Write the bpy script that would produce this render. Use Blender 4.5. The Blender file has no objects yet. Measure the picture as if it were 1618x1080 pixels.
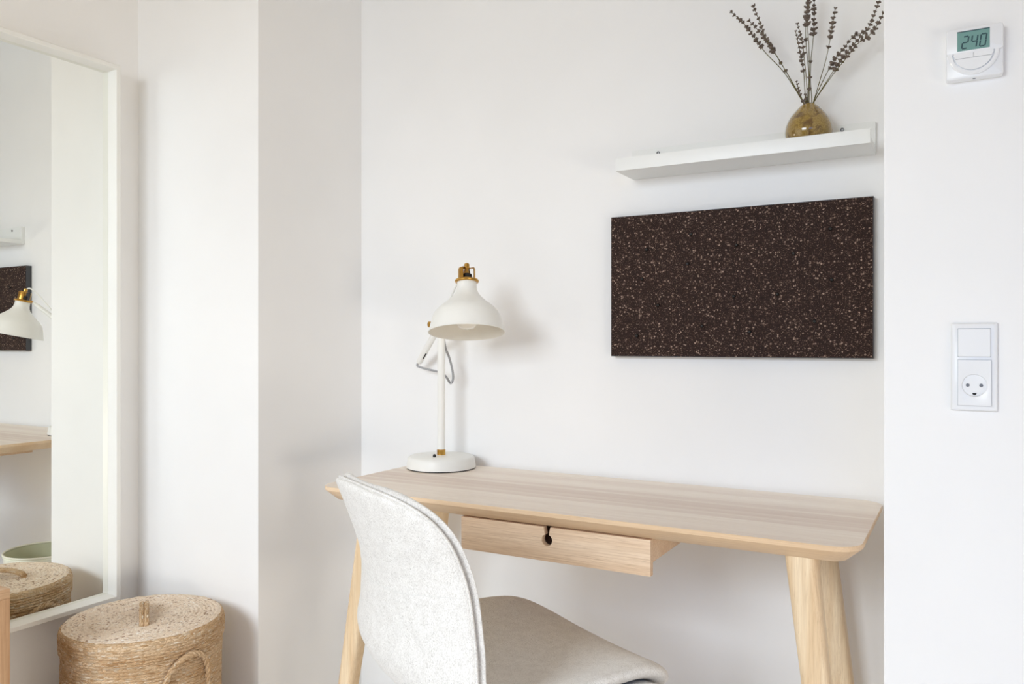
import bpy, bmesh, math, random
from mathutils import Vector, Matrix

# ------------------------------------------------------------------ camera, light, exposure
random.seed(7)
SC = bpy.context.scene
COL = SC.collection
YAW = math.radians(29.45)
FPX = 1268.0
CAM_Z = 1.078
cd = bpy.data.cameras.new('camera'); cam = bpy.data.objects.new('camera', cd); COL.objects.link(cam)
cd.sensor_width = 36.0; cd.lens = FPX / 1618 * 36; cd.clip_start = 0.02
cam.location = (0, 0, CAM_Z); cam.rotation_euler = (math.pi / 2, 0, YAW)
SC.camera = cam
SC.view_settings.view_transform = 'Standard'; SC.view_settings.look = 'None'
SC.view_settings.exposure = 0.0; SC.view_settings.gamma = 1.0; SC.view_settings.use_curve_mapping = False
w = bpy.data.worlds.new('sky'); SC.world = w; w.use_nodes = True
w.node_tree.nodes['Background'].inputs[0].default_value = (0.75, 0.86, 1.0, 1)
w.node_tree.nodes['Background'].inputs[1].default_value = 0.05
SC.cycles.max_bounces = 12; SC.cycles.diffuse_bounces = 8; SC.cycles.glossy_bounces = 6
SC.cycles.caustics_reflective = True; SC.cycles.blur_glossy = 0.3
SC.cycles.sample_clamp_indirect = 6.0
SC.cycles.use_denoising = True

def area(name, loc, rot, sx, sy, power, col):
    l = bpy.data.lights.new(name, 'AREA'); l.shape = 'RECTANGLE'; l.size = sx; l.size_y = sy
    l.energy = power; l.color = col
    o = bpy.data.objects.new(name, l); COL.objects.link(o); o.location = loc; o.rotation_euler = rot
    return o
PI = math.pi
R_Y0 = -1.6          # rear wall of the room (behind the camera)
R_X1 = 2.1           # right wall of the room
ROOM_H = 2.6
# daylight through two rear windows; an unseen right one is added as fill
W1 = (-1.75, -0.45, 0.08, 2.30)
W2 = (0.35, 1.75, 0.08, 2.30)
W3 = (-1.25, 0.35, 0.08, 2.30)      # in the right wall, along y; added to brighten the niche side
def win_y(W, z0, z1, tilt): return ((W[0]+W[1])/2, R_Y0-0.06, (z0+z1)/2), (math.radians(90-tilt), 0, 0), W[1]-W[0]-.08, z1-z0
def win_x(W, z0, z1, tilt): return (R_X1+.06, (W[0]+W[1])/2, (z0+z1)/2), (math.radians(90-tilt), 0, math.radians(90)), W[1]-W[0]-.08, z1-z0
# daylight: upper part of the rear windows looks at the sky; low right panel is added fill
LIGHTS = [
 ('daylight_window_1', win_y(W1, 1.25, 2.25, 42), (33.0, 36.0, 38.8), 120),
 ('daylight_window_2', win_y(W2, 1.25, 2.25, 42), (0.8, 3.0, 8.0), 120),
 ('fill_light_right', win_x(W3, .12, .60, 0), (19.6, 17.6, 15.0), 120),  # unseen low panel, added to brighten the faces turned right
]
for nm_, geo_, rgb_, spread_ in LIGHTS:
    pw_ = max(rgb_)
    if pw_ <= 0: continue
    o_ = area(nm_, *geo_, pw_, tuple(x/pw_ for x in rgb_)); o_.data.spread = math.radians(spread_)

# ------------------------------------------------------------------ materials
def lin(c):
    return tuple(((x/255)/12.92 if x/255 <= .04045 else ((x/255+.055)/1.055)**2.4) for x in c) + (1.0,)

class Mat:
    def __init__(s, name, rgb=(200, 200, 200), rough=.5, metal=0.0, spec=.5, coat=0.0):
        s.m = bpy.data.materials.new(name); s.m.use_nodes = True
        s.t = s.m.node_tree; s.b = s.t.nodes['Principled BSDF']
        s.b.inputs['Base Color'].default_value = lin(rgb)
        s.b.inputs['Roughness'].default_value = rough
        s.b.inputs['Metallic'].default_value = metal
        s.b.inputs['Specular IOR Level'].default_value = spec
        s.b.inputs['Coat Weight'].default_value = coat
    def n(s, kind, **kw):
        x = s.t.nodes.new(kind)
        for k, v in kw.items():
            if k in x.inputs: x.inputs[k].default_value = v
            else: setattr(x, k, v)
        return x
    def l(s, a, b): s.t.links.new(a, b)
    def coords(s, scale=(1, 1, 1), rot=(0, 0, 0), out='Object'):
        tc = s.n('ShaderNodeTexCoord'); mp = s.n('ShaderNodeMapping')
        mp.inputs['Scale'].default_value = scale; mp.inputs['Rotation'].default_value = rot
        s.l(tc.outputs[out], mp.inputs['Vector']); return mp.outputs['Vector']
    def noise(s, vec, scale=5, detail=3, rough=.5, dist=0.0):
        x = s.n('ShaderNodeTexNoise'); x.inputs['Scale'].default_value = scale; x.inputs['Detail'].default_value = detail
        x.inputs['Roughness'].default_value = rough; x.inputs['Distortion'].default_value = dist
        s.l(vec, x.inputs['Vector']); return x.outputs['Fac']
    def ramp(s, fac, stops, interp='LINEAR'):
        x = s.n('ShaderNodeValToRGB'); cr = x.color_ramp; cr.interpolation = interp
        while len(cr.elements) < len(stops): cr.elements.new(0.5)
        for e, (p, c) in zip(cr.elements, stops):
            e.position = p; e.color = lin(c) if len(c) == 3 else c
        s.l(fac, x.inputs['Fac']); return x.outputs['Color']
    def mix(s, a, b, fac, mode='MIX'):
        x = s.n('ShaderNodeMix', data_type='RGBA', blend_type=mode)
        if isinstance(fac, (int, float)): x.inputs[0].default_value = fac
        else: s.l(fac, x.inputs[0])
        for i, v in ((6, a), (7, b)):
            if isinstance(v, tuple): x.inputs[i].default_value = v if len(v) == 4 else lin(v)
            else: s.l(v, x.inputs[i])
        return x.outputs[2]
    def math(s, op, a, b=0.0):
        x = s.n('ShaderNodeMath', operation=op)
        for i, v in ((0, a), (1, b)):
            if isinstance(v, (int, float)): x.inputs[i].default_value = v
            else: s.l(v, x.inputs[i])
        return x.outputs[0]
    def color(s, c): s.l(c, s.b.inputs['Base Color'])
    def bump(s, h, strength=.3, dist=.001, prev=None):
        x = s.n('ShaderNodeBump'); x.inputs['Strength'].default_value = strength; x.inputs['Distance'].default_value = dist
        s.l(h, x.inputs['Height'])
        s.l(x.outputs['Normal'], s.b.inputs['Normal'])

def paint(name, rgb, rough=.6, amp=.15):
    m = Mat(name, rgb, rough, spec=.3)
    v = m.coords()
    n = m.noise(v, 3, 2)
    c2 = tuple(max(0, x-3) for x in rgb)
    m.color(m.ramp(n, [(.35, c2), (.65, rgb)]))
    m.bump(m.noise(v, 260, 3), amp, .0006)
    return m.m

def wood(name, light, dark, axis='X', band=16, rough=.45, grain=.5, veneer=False):
    m = Mat(name, light, rough, spec=.4)
    sc = {'X': (1, 14, 14), 'Y': (14, 1, 14), 'Z': (14, 14, 1)}[axis]
    v = m.coords(tuple(a*.05 if a == 1 else a/14*1.0 for a in sc))
    bands = m.noise(v, band, 3, .55, .0)
    v2 = m.coords(tuple(a*2.2 if a == 1 else a*9 for a in sc))
    fine = m.noise(v2, 3.0, 4, .65, .3)
    v3 = m.coords(tuple(a*9 if a == 1 else a*30 for a in sc))
    pore = m.noise(v3, 3.0, 2, .6)
    mid = tuple((a+b)/2 for a, b in zip(light, dark))
    c = m.ramp(bands, [(.33, light), (.5, mid), (.68, dark)] if not veneer else [(.40, light), (.75, mid)])
    if veneer:
        tc = m.n('ShaderNodeTexCoord'); sx = m.n('ShaderNodeSeparateXYZ'); m.l(tc.outputs['Object'], sx.inputs[0])
        wv = m.noise(m.coords((.6, 3, 1)), 1.5, 2)
        yy = m.math('ADD', sx.outputs['Y'], m.math('MULTIPLY', m.math('SUBTRACT', wv, .5), .03))
        f = m.math('ADD', m.math('MULTIPLY', yy, 2.0), .5)
        mask = m.ramp(f, [(0, (0, 0, 0, 1)), (.30, (0, 0, 0, 1)), (.315, (.75, .75, .75, 1)), (.36, (.6, .6, .6, 1)), (.37, (.15, .15, .15, 1)), (.40, (.9, .9, .9, 1)),
                          (.455, (.5, .5, .5, 1)), (.465, (1, 1, 1, 1)), (.55, (.8, .8, .8, 1)), (.56, (.1, .1, .1, 1)), (.60, (.65, .65, .65, 1)), (.63, (.5, .5, .5, 1)), (.645, (0, 0, 0, 1)), (1, (0, 0, 0, 1))])
        c = m.mix(c, dark, m.math('MULTIPLY', mask, .9))
    g = m.ramp(fine, [(.3, (225, 215, 205)), (.6, (255, 255, 255))])
    c = m.mix(c, g, grain, 'MULTIPLY')
    p = m.ramp(pore, [(.28, (190, 170, 150)), (.42, (255, 255, 255))])
    c = m.mix(c, p, grain*.6, 'MULTIPLY')
    m.color(c)
    m.bump(fine, .12, .0008)
    return m.m

M = {}
M['wall'] = paint('wall_paint', (243, 243, 243))
M['ceiling'] = paint('ceiling_paint', (240, 224, 196))
M['white_lacquer'] = Mat('white_lacquer', (238, 240, 239), .35).m
M['frame_white'] = paint('mirror_frame_paint', (240, 240, 236), .4, .05)
M['mirror'] = Mat('mirror_glass', (246, 247, 242), .0, metal=1.0).m
M['lamp_white'] = paint('lamp_enamel', (242, 242, 238), .35, .03)
M['lamp_inside'] = paint('lamp_inner_enamel', (234, 230, 220), .5, .03)
m = Mat('brass', (196, 150, 72), .28, metal=1.0); v = m.coords(); m.color(m.ramp(m.noise(v, 60, 3), [(.3, (176, 130, 58)), (.7, (206, 164, 88))])); M['brass'] = m.m
M['black'] = Mat('black_plastic', (18, 18, 19), .4).m
M['bulb'] = Mat('frosted_bulb', (244, 241, 230), .2, coat=.3).m
M['board_edge'] = Mat('black_laminate_edge', (52, 52, 56), .3, spec=.7).m
M['pin'] = Mat('black_pin_plastic', (10, 9, 9), .12).m
M['steel'] = Mat('steel_screw', (110, 110, 110), .35, metal=1.0).m
M['plastic'] = Mat('white_plastic', (236, 238, 241), .3).m
M['plastic_gloss'] = Mat('glossy_white_plastic', (240, 242, 245), .1, coat=.5).m
M['lcd'] = Mat('lcd_glass', (110, 152, 146), .35).m
M['lcd_digit'] = Mat('lcd_digits', (40, 72, 78), .5).m
M['gap'] = Mat('joint_grey', (170, 176, 186), .7).m
M['hole'] = Mat('socket_hole', (112, 117, 126), .6).m
M['bin_out'] = paint('bin_cream_enamel', (240, 240, 226), .35, .03)
M['bin_in'] = paint('bin_green_inside', (206, 208, 182), .5, .03)
M['veneer'] = wood('ash_veneer_top', (246, 235, 222), (222, 202, 188), 'X', 16, .38, .45, True)  # paler than the solid ash: the wall's reflection is put into its colour
M['ash_x'] = wood('ash_solid_long', (240, 216, 186), (226, 196, 160), 'X', 14, .42, .5)
M['ash_z'] = wood('ash_solid_upright', (244, 224, 192), (226, 196, 156), 'Z', 40, .42, .6)
M['ash_front'] = wood('ash_drawer_front', (244, 222, 196), (230, 200, 168), 'X', 16, .45, .9)
M['oak'] = wood('oak_cabinet', (216, 184, 150), (190, 150, 112), 'Z', 22, .45, .8)
M['oak_y'] = wood('oak_cabinet_top', (216, 184, 150), (190, 150, 112), 'Y', 22, .45, .8)

# melange wool
m = Mat('light_grey_melange_fabric', (206, 205, 201), .95, spec=.15)
v = m.coords(); n1 = m.noise(v, 420, 3, .7); n2 = m.noise(m.coords((1, 1, .35)), 900, 2, .6); n3 = m.noise(v, 60, 3)
c = m.ramp(n1, [(.30, (196, 194, 190)), (.42, (224, 222, 219)), (.62, (236, 235, 232))])
c = m.mix(c, m.ramp(n2, [(.30, (215, 213, 210)), (.5, (255, 255, 255))]), .8, 'MULTIPLY')
c = m.mix(c, m.ramp(n3, [(.3, (240, 239, 238)), (.6, (255, 255, 255))]), .6, 'MULTIPLY')
m.color(c); m.bump(n1, .35, .0012)
m.b.inputs['Sheen Weight'].default_value = .25; m.b.inputs['Sheen Roughness'].default_value = .5
M['fabric'] = m.m
M['seam'] = Mat('seam_thread', (214, 213, 210), .95).m

# dark granulate cork board
m = Mat('dark_speckled_board', (50, 32, 26), .75, spec=.25)
v = m.coords()
def flecks(scale, thr, lo, hi):
    vo = m.n('ShaderNodeTexVoronoi', feature='F1'); vo.inputs['Scale'].default_value = scale; vo.inputs['Randomness'].default_value = 1
    vd = m.n('ShaderNodeVectorMath', operation='ADD')
    m.l(v, vd.inputs[0])
    nz = m.n('ShaderNodeTexNoise'); nz.inputs['Scale'].default_value = scale*1.5; m.l(v, nz.inputs['Vector'])
    sc_ = m.n('ShaderNodeVectorMath', operation='SCALE'); m.l(nz.outputs['Color'], sc_.inputs[0]); sc_.inputs['Scale'].default_value = .6/scale
    m.l(sc_.outputs[0], vd.inputs[1]); m.l(vd.outputs[0], vo.inputs['Vector'])
    sep = m.n('ShaderNodeSeparateColor'); m.l(vo.outputs['Color'], sep.inputs[0])
    pick = m.math('GREATER_THAN', sep.outputs[0], thr)
    size = m.math('MULTIPLY', m.math('ADD', sep.outputs[1], .35), .42)
    near = m.math('LESS_THAN', vo.outputs['Distance'], size)
    col = m.ramp(sep.outputs[2], [(0, lo), (1, hi)])
    return m.math('MULTIPLY', pick, near), col
base = m.ramp(m.noise(v, 240, 3, .7), [(.3, (26, 14, 11)), (.55, (44, 27, 22)), (.75, (72, 52, 43))])
f1, c1 = flecks(400, .48, (78, 58, 49), (146, 120, 104))
f2, c2 = flecks(260, .82, (98, 76, 66), (168, 144, 128))
c = m.mix(base, c1, m.math('MULTIPLY', f1, .8)); c = m.mix(c, c2, f2)
m.color(c); M['board'] = m.m

# seagrass, in the UV of the part (metres along the coil, metres across)
def seagrass(name, c_dark, c_mid, c_light, cu=70, cv=210, crease_shade=(165, 128, 90), relief=.9, tone=.9):
    m = Mat(name, c_mid, .8, spec=.25)
    tc = m.n('ShaderNodeTexCoord')
    def vor(rot, su, sv):
        mp = m.n('ShaderNodeMapping'); mp.inputs['Rotation'].default_value = (0, 0, rot); mp.inputs['Scale'].default_value = (su, sv, 1)
        mp.vector_type = 'TEXTURE' if False else 'POINT'
        m.l(tc.outputs['UV'], mp.inputs['Vector'])
        a = m.n('ShaderNodeTexVoronoi', feature='DISTANCE_TO_EDGE'); a.inputs['Scale'].default_value = 1
        b = m.n('ShaderNodeTexVoronoi', feature='F1'); b.inputs['Scale'].default_value = 1
        m.l(mp.outputs[0], a.inputs['Vector']); m.l(mp.outputs[0], b.inputs['Vector'])
        return a.outputs['Distance'], b.outputs['Color']
    e1, k1 = vor(0, cu, cv)
    sep = m.n('ShaderNodeSeparateColor'); m.l(k1, sep.inputs[0])
    big = m.noise(m.coords((1, 3, 1), out='UV'), 9, 3)
    c = m.ramp(sep.outputs[0], [(0, c_dark), (.22, c_mid), (.75, c_mid), (1, c_light)])
    c = m.mix(c, m.ramp(big, [(.3, (222, 205, 182)), (.65, (255, 255, 255))]), tone, 'MULTIPLY')
    st = m.noise(m.coords((260, 1500, 1), out='UV'), 1.0, 3, .7)
    c = m.mix(c, m.ramp(st, [(.3, (190, 168, 140)), (.55, (255, 255, 255))]), tone*.85, 'MULTIPLY')
    edge = m.ramp(e1, [(0, (0, 0, 0, 1)), (.16, (1, 1, 1, 1))])
    c = m.mix(m.mix(c, crease_shade, .5), c, edge)  # gaps between strands darkened in the colour to stand for shade
    m.color(c)
    h = m.math('ADD', m.math('MULTIPLY', m.ramp(e1, [(0, (0, 0, 0, 1)), (.35, (1, 1, 1, 1))]), .8), m.math('MULTIPLY', st, .3))
    m.bump(h, relief, .003)
    return m.m
M['seagrass'] = seagrass('seagrass_weave', (206, 170, 128), (240, 214, 180), (254, 244, 226), 85, 260)
M['seagrass_top'] = seagrass('seagrass_lid_sunlit', (168, 140, 118), (248, 234, 216), (255, 250, 242), 130, 230, (206, 180, 156), .5, .4)  # pinker lid weave, also paler: sunlight on the lid is put into its colour
# glazed vase
m = Mat('ochre_glaze', (146, 116, 52), .12, coat=.6)
v = m.coords(); n = m.noise(v, 34, 5, .65, .4); n2 = m.noise(v, 400, 2)
c = m.ramp(n2, [(.3, (132, 106, 46)), (.7, (164, 136, 70))])
c = m.mix(c, (88, 60, 34), m.ramp(n, [(.52, (0, 0, 0, 1)), (.62, (.85, .85, .85, 1))]))
m.color(c); M['glaze'] = m.m
def dried(name, a, b):
    m = Mat(name, a, .85, spec=.2); m.color(m.ramp(m.noise(m.coords(), 300, 3), [(.3, a), (.7, b)])); return m.m
M['lavender'] = dried('dried_lavender_flowers', (88, 77, 70), (136, 122, 110))
M['stem'] = dried('dried_lavender_stem', (88, 82, 50), (112, 104, 68))
# braided cable
m = Mat('braided_cable', (60, 60, 62), .8)
tc = m.n('ShaderNodeTexCoord'); wv = m.n('ShaderNodeTexWave'); wv.inputs['Scale'].default_value = 120; wv.bands_direction = 'DIAGONAL'
m.l(tc.outputs['UV'], wv.inputs['Vector']); m.color(m.ramp(wv.outputs['Fac'], [(.42, (28, 28, 32)), (.52, (225, 225, 228))])); M['cable'] = m.m
# floor planks
m = Mat('oak_floor', (190, 150, 112), .4)
br = m.n('ShaderNodeTexBrick'); br.inputs['Scale'].default_value = 1; br.inputs['Brick Width'].default_value = 1.6; br.inputs['Row Height'].default_value = .14
br.inputs['Mortar Size'].default_value = .002; br.inputs['Color1'].default_value = lin((232, 230, 226)); br.inputs['Color2'].default_value = lin((224, 221, 216)); br.inputs['Mortar'].default_value = lin((170, 166, 160))
m.l(m.coords(), br.inputs['Vector']); g = m.ramp(m.noise(m.coords((1, 14, 1)), 9, 4, .6), [(.3, (215, 205, 195)), (.7, (255, 255, 255))])
m.color(m.mix(br.outputs['Color'], g, .8, 'MULTIPLY')); M['floor'] = m.m

# ------------------------------------------------------------------ builders
def obj(name, bm, mats, parent=None, smooth=True, loc=None):
    me = bpy.data.meshes.new(name)
    bmesh.ops.recalc_face_normals(bm, faces=bm.faces)
    bm.to_mesh(me); bm.free()
    for mm in (mats if isinstance(mats, (list, tuple)) else [mats]): me.materials.append(mm)
    if smooth:
        for p in me.polygons: p.use_smooth = True
        try: me.set_sharp_from_angle(angle=math.radians(38))
        except Exception: pass
    o = bpy.data.objects.new(name, me); COL.objects.link(o)
    if parent: o.parent = parent
    if loc: o.location = loc
    return o
def thing(name, label, cat, loc=(0, 0, 0), rotz=0, group=None):
    o = bpy.data.objects.new(name, None); COL.objects.link(o); o.location = loc; o.rotation_euler = (0, 0, rotz)
    o.empty_display_size = .05
    o['label'] = label; o['category'] = cat
    if group: o['group'] = group
    return o
def tag(o, label, cat, group=None):
    o['label'] = label; o['category'] = cat
    if group: o['group'] = group
    return o
def struct(name, bm, m):
    o = obj(name, bm, m, smooth=False); o['kind'] = 'structure'; return o
def bx(bm, x0, x1, y0, y1, z0, z1, bevel=0, seg=2, mi=0):
    t = bmesh.new()
    bmesh.ops.create_cube(t, size=1)
    for v in t.verts:
        v.co = Vector(((x0+x1)/2 + v.co.x*(x1-x0), (y0+y1)/2 + v.co.y*(y1-y0), (z0+z1)/2 + v.co.z*(z1-z0)))
    if bevel: bmesh.ops.bevel(t, geom=t.edges[:] , offset=bevel, segments=seg, profile=.7, affect='EDGES')
    for f in t.faces: f.material_index = mi
    me = bpy.data.meshes.new('tmp'); t.to_mesh(me); t.free(); bm.from_mesh(me); bpy.data.meshes.remove(me)
    return bm
def box(*a, **k): return bx(bmesh.new(), *a, **k)
def lathe(bm, prof, seg=64, mat=None, mi=0, ang0=0, ang1=2*math.pi):
    """prof: list of (r, z); uv in metres"""
    uv = bm.loops.layers.uv.verify()
    full = abs(ang1-ang0-2*math.pi) < 1e-6
    n = seg if full else seg+1
    rows = []
    for r, z in prof:
        if r < 1e-6: rows.append([bm.verts.new((0, 0, z))]); continue
        rows.append([bm.verts.new((r*math.cos(ang0+(ang1-ang0)*k/seg), r*math.sin(ang0+(ang1-ang0)*k/seg), z)) for k in range(n)])
    L = [0]
    for a, b in zip(prof, prof[1:]): L.append(L[-1]+math.hypot(b[0]-a[0], b[1]-a[1]))
    R = max(r for r, z in prof)
    for i in range(len(rows)-1):
        A, B = rows[i], rows[i+1]
        for k in range(seg):
            k2 = (k+1) % n
            q = []
            def add(row, kk, kr, li):
                v = row[0] if len(row) == 1 else row[kk]
                q.append((v, (kr/seg*(ang1-ang0)*R, L[li])))
            add(A, k, k, i)
            if len(A) > 1: add(A, k2, k+1, i)
            add(B, k2, k+1, i+1)
            if len(B) > 1: add(B, k, k, i+1)
            if len(set(x[0] for x in q)) < 3: continue
            f = bm.faces.new([x[0] for x in q]); f.material_index = mi
            for lp, x in zip(f.loops, q): lp[uv].uv = x[1]
    if mat is not None:
        bmesh.ops.transform(bm, matrix=mat, verts=[v for r in rows for v in r])
    return bm
def smooth_path(pts, sub=8):
    P = [Vector(p) for p in pts]
    if len(P) < 3: return P
    out = []
    for i in range(len(P)-1):
        p0 = P[max(i-1, 0)]; p1 = P[i]; p2 = P[i+1]; p3 = P[min(i+2, len(P)-1)]
        for k in range(sub):
            t = k/sub
            out.append(.5*((2*p1)+(-p0+p2)*t+(2*p0-5*p1+4*p2-p3)*t*t+(-p0+3*p1-3*p2+p3)*t**3))
    out.append(P[-1]); return out
def tube(bm, pts, r, seg=12, closed=False, mi=0, flat=1.0, wob=0.0):
    uv = bm.loops.layers.uv.verify()
    P = [Vector(p) for p in pts]; n = len(P)
    rr = r if isinstance(r, (list, tuple)) else [r]*n
    T = []
    for i in range(n):
        a = P[(i-1) % n] if (closed or i > 0) else P[i]; b = P[(i+1) % n] if (closed or i < n-1) else P[i]
        T.append((b-a).normalized())
    N = T[0].orthogonal().normalized()
    rings = []; L = [0]
    for i in range(n):
        N = (N - T[i]*N.dot(T[i])).normalized(); B = T[i].cross(N)
        if i: L.append(L[-1]+(P[i]-P[i-1]).length)
        rw = rr[i]*(1+random.uniform(-wob, wob))
        rings.append([bm.verts.new(P[i]+(N*math.cos(2*PI*k/seg)+B*math.sin(2*PI*k/seg)*flat)*rw) for k in range(seg)])
    for i in range(n if closed else n-1):
        j = (i+1) % n
        off = 0
        if closed and j == 0:
            off = min(range(seg), key=lambda s: (rings[j][s].co-rings[i][0].co).length)
        for k in range(seg):
            f = bm.faces.new([rings[i][k], rings[i][(k+1) % seg], rings[j][(k+1+off) % seg], rings[j][(k+off) % seg]]); f.material_index = mi
            us = [(L[i], k), (L[i], k+1), (L[i]+.01 if j == 0 else L[j], k+1), (L[i]+.01 if j == 0 else L[j], k)]
            for lp, (a, b) in zip(f.loops, us): lp[uv].uv = (a, b/seg*2*PI*rr[i])
    if not closed:
        for rg in (rings[0], rings[-1]):
            try: f = bm.faces.new(rg); f.material_index = mi
            except ValueError: pass
    return bm
def prism(bm, poly, y0, y1, mi=0):
    """polygon in (x, z), extruded along y"""
    a = [bm.verts.new((x, y0, z)) for x, z in poly]; b = [bm.verts.new((x, y1, z)) for x, z in poly]
    from mathutils.geometry import tessellate_polygon
    tri = tessellate_polygon([[Vector((x, z, 0)) for x, z in poly]]); fs = []
    for i, j, k in tri: fs.append(bm.faces.new([a[i], a[j], a[k]])); fs.append(bm.faces.new([b[i], b[k], b[j]]))
    for i in range(len(poly)):
        j = (i+1) % len(poly); fs.append(bm.faces.new([a[i], b[i], b[j], a[j]]))
    for f in fs: f.material_index = mi
    return bm
def rrect(x0, x1, y0, y1, r, n=6):
    pts = []
    for cx, cy, a0 in ((x1-r, y1-r, 0), (x0+r, y1-r, 90), (x0+r, y0+r, 180), (x1-r, y0+r, 270)):
        for k in range(n+1):
            a = math.radians(a0+90*k/n); pts.append((cx+r*math.cos(a), cy+r*math.sin(a)))
    return pts
def loft(bm, loops, mis=None, cap=True):
    rows = [[bm.verts.new(p) for p in lp] for lp in loops]
    n = len(rows[0])
    for i in range(len(rows)-1):
        for k in range(n):
            f = bm.faces.new([rows[i][k], rows[i][(k+1) % n], rows[i+1][(k+1) % n], rows[i+1][k]])
            f.material_index = mis[i] if mis else 0
    if cap:
        f = bm.faces.new(rows[0]); f.material_index = mis[0] if mis else 0
        f = bm.faces.new(rows[-1]); f.material_index = mis[-1] if mis else 0
    return bm
def axis_matrix(origin, axis):
    z = Vector(axis).normalized(); x = z.orthogonal().normalized(); y = z.cross(x)
    m4 = Matrix((x, y, z)).transposed().to_4x4(); m4.translation = Vector(origin); return m4
FW = Vector((-math.sin(YAW), math.cos(YAW), 0)); RT = Vector((math.cos(YAW), math.sin(YAW), 0))
def at(px, py, Y):
    """point of the room at depth Y that was surveyed at photo position px, py"""
    d = FW + RT*((px-809)/FPX) + Vector((0, 0, (540-py)/FPX))
    return Vector((0, 0, CAM_Z)) + d*(Y/d.y)

# ------------------------------------------------------------------ the room
BACK = 1.886      # back wall of the alcove
PIER = 1.480      # face of the two piers
LX = -2.07        # left wall
AL, AR = -1.587, -0.119
T = .12
struct('floor', box(LX-T, R_X1+T, R_Y0-T, BACK+T, -.1, 0), M['floor'])
struct('ceiling', box(LX-T, R_X1+T, R_Y0-T, BACK+T, ROOM_H, ROOM_H+.1), M['ceiling'])
struct('wall_back', box(AL-.05, AR+.05, BACK, BACK+T, 0, ROOM_H), M['wall'])
struct('added_niche_header', box(AL-.01, AR+.01, PIER, BACK+T, 2.38, ROOM_H), M['wall'])  # unseen header, added to shade the top of the niche
struct('wall_front_left', box(LX-T, AL, PIER, BACK+T, 0, ROOM_H), M['wall'])
struct('wall_front_right', box(AR, R_X1+T, PIER, BACK+T, 0, ROOM_H, bevel=.003), M['wall'])
struct('wall_left', box(LX-T, LX, R_Y0-T, PIER, 0, ROOM_H), M['wall'])
bm = bmesh.new()
for y0, y1, z0, z1 in ((R_Y0-T, W3[0], 0, ROOM_H), (W3[1], PIER, 0, ROOM_H), (W3[0], W3[1], 0, W3[2]), (W3[0], W3[1], W3[3], ROOM_H)): bx(bm, R_X1, R_X1+T, y0, y1, z0, z1)
struct('wall_right', bm, M['wall'])
bm = bmesh.new(); f = .045
for y0, y1, z0, z1 in ((W3[0], W3[0]+f, W3[2], W3[3]), (W3[1]-f, W3[1], W3[2], W3[3]), (W3[0]+f, W3[1]-f, W3[2], W3[2]+f), (W3[0]+f, W3[1]-f, W3[3]-f, W3[3])): bx(bm, R_X1-.01, R_X1+.05, y0, y1, z0, z1)
struct('window_3', bm, M['white_lacquer'])  # unseen frame round the added fill opening
bm = bmesh.new()
for x0, x1, z0, z1 in ((LX, W1[0], 0, ROOM_H), (W1[1], W2[0], 0, ROOM_H), (W2[1], R_X1, 0, ROOM_H)): bx(bm, x0, x1, R_Y0-T, R_Y0, z0, z1)
for W in (W1, W2):
    bx(bm, W[0], W[1], R_Y0-T, R_Y0, 0, W[2]); bx(bm, W[0], W[1], R_Y0-T, R_Y0, W[3], ROOM_H)
struct('wall_rear', bm, M['wall'])
for i, W in enumerate((W1, W2)):
    bm = bmesh.new(); f = .045
    bx(bm, W[0], W[0]+f, R_Y0-.05, R_Y0+.01, W[2], W[3]); bx(bm, W[1]-f, W[1], R_Y0-.05, R_Y0+.01, W[2], W[3])
    bx(bm, W[0]+f, W[1]-f, R_Y0-.05, R_Y0+.01, W[2], W[2]+f); bx(bm, W[0]+f, W[1]-f, R_Y0-.05, R_Y0+.01, W[3]-f, W[3])
    c = (W[0]+W[1])/2; bx(bm, c-.03, c+.03, R_Y0-.05, R_Y0+.01, W[2]+f, W[3]-f)
    struct('window_%d' % (i+1), bm, M['white_lacquer'])

# ------------------------------------------------------------------ mirror on the left wall
GX, FX = -2.040, -2.009
MY1, MY0, MZ0, MZ1 = 1.384, 0.734, 0.374, 1.832
t = thing('wall_mirror', 'tall white framed rectangular mirror on the left wall above the basket', 'mirror', (LX, (MY0+MY1)/2, MZ0))
def LC(bm):   # world to thing-local
    bmesh.ops.translate(bm, vec=(-LX, -(MY0+MY1)/2, -MZ0), verts=bm.verts); return bm
w1, w2 = .0125, .0165
def ringloop(d, x): return [(x, MY0+d, MZ0+d), (x, MY1-d, MZ0+d), (x, MY1-d, MZ1-d), (x, MY0+d, MZ1-d)]
bm = bmesh.new()
loft(bm, [ringloop(0, LX+.001), ringloop(0, FX-.001), ringloop(.001, FX), ringloop(w1-.001, FX), ringloop(w1, FX-.001), ringloop(w2, GX), ringloop(w2, LX+.002)], cap=False)
obj('frame', LC(bm), M['frame_white'], t, smooth=False)
obj('mirror_glass', LC(box(GX-.005, GX, MY0+w2+.0002, MY1-w2-.0002, MZ0+w2+.0002, MZ1-w2-.0002)), M['mirror'], t, smooth=False)

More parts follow.
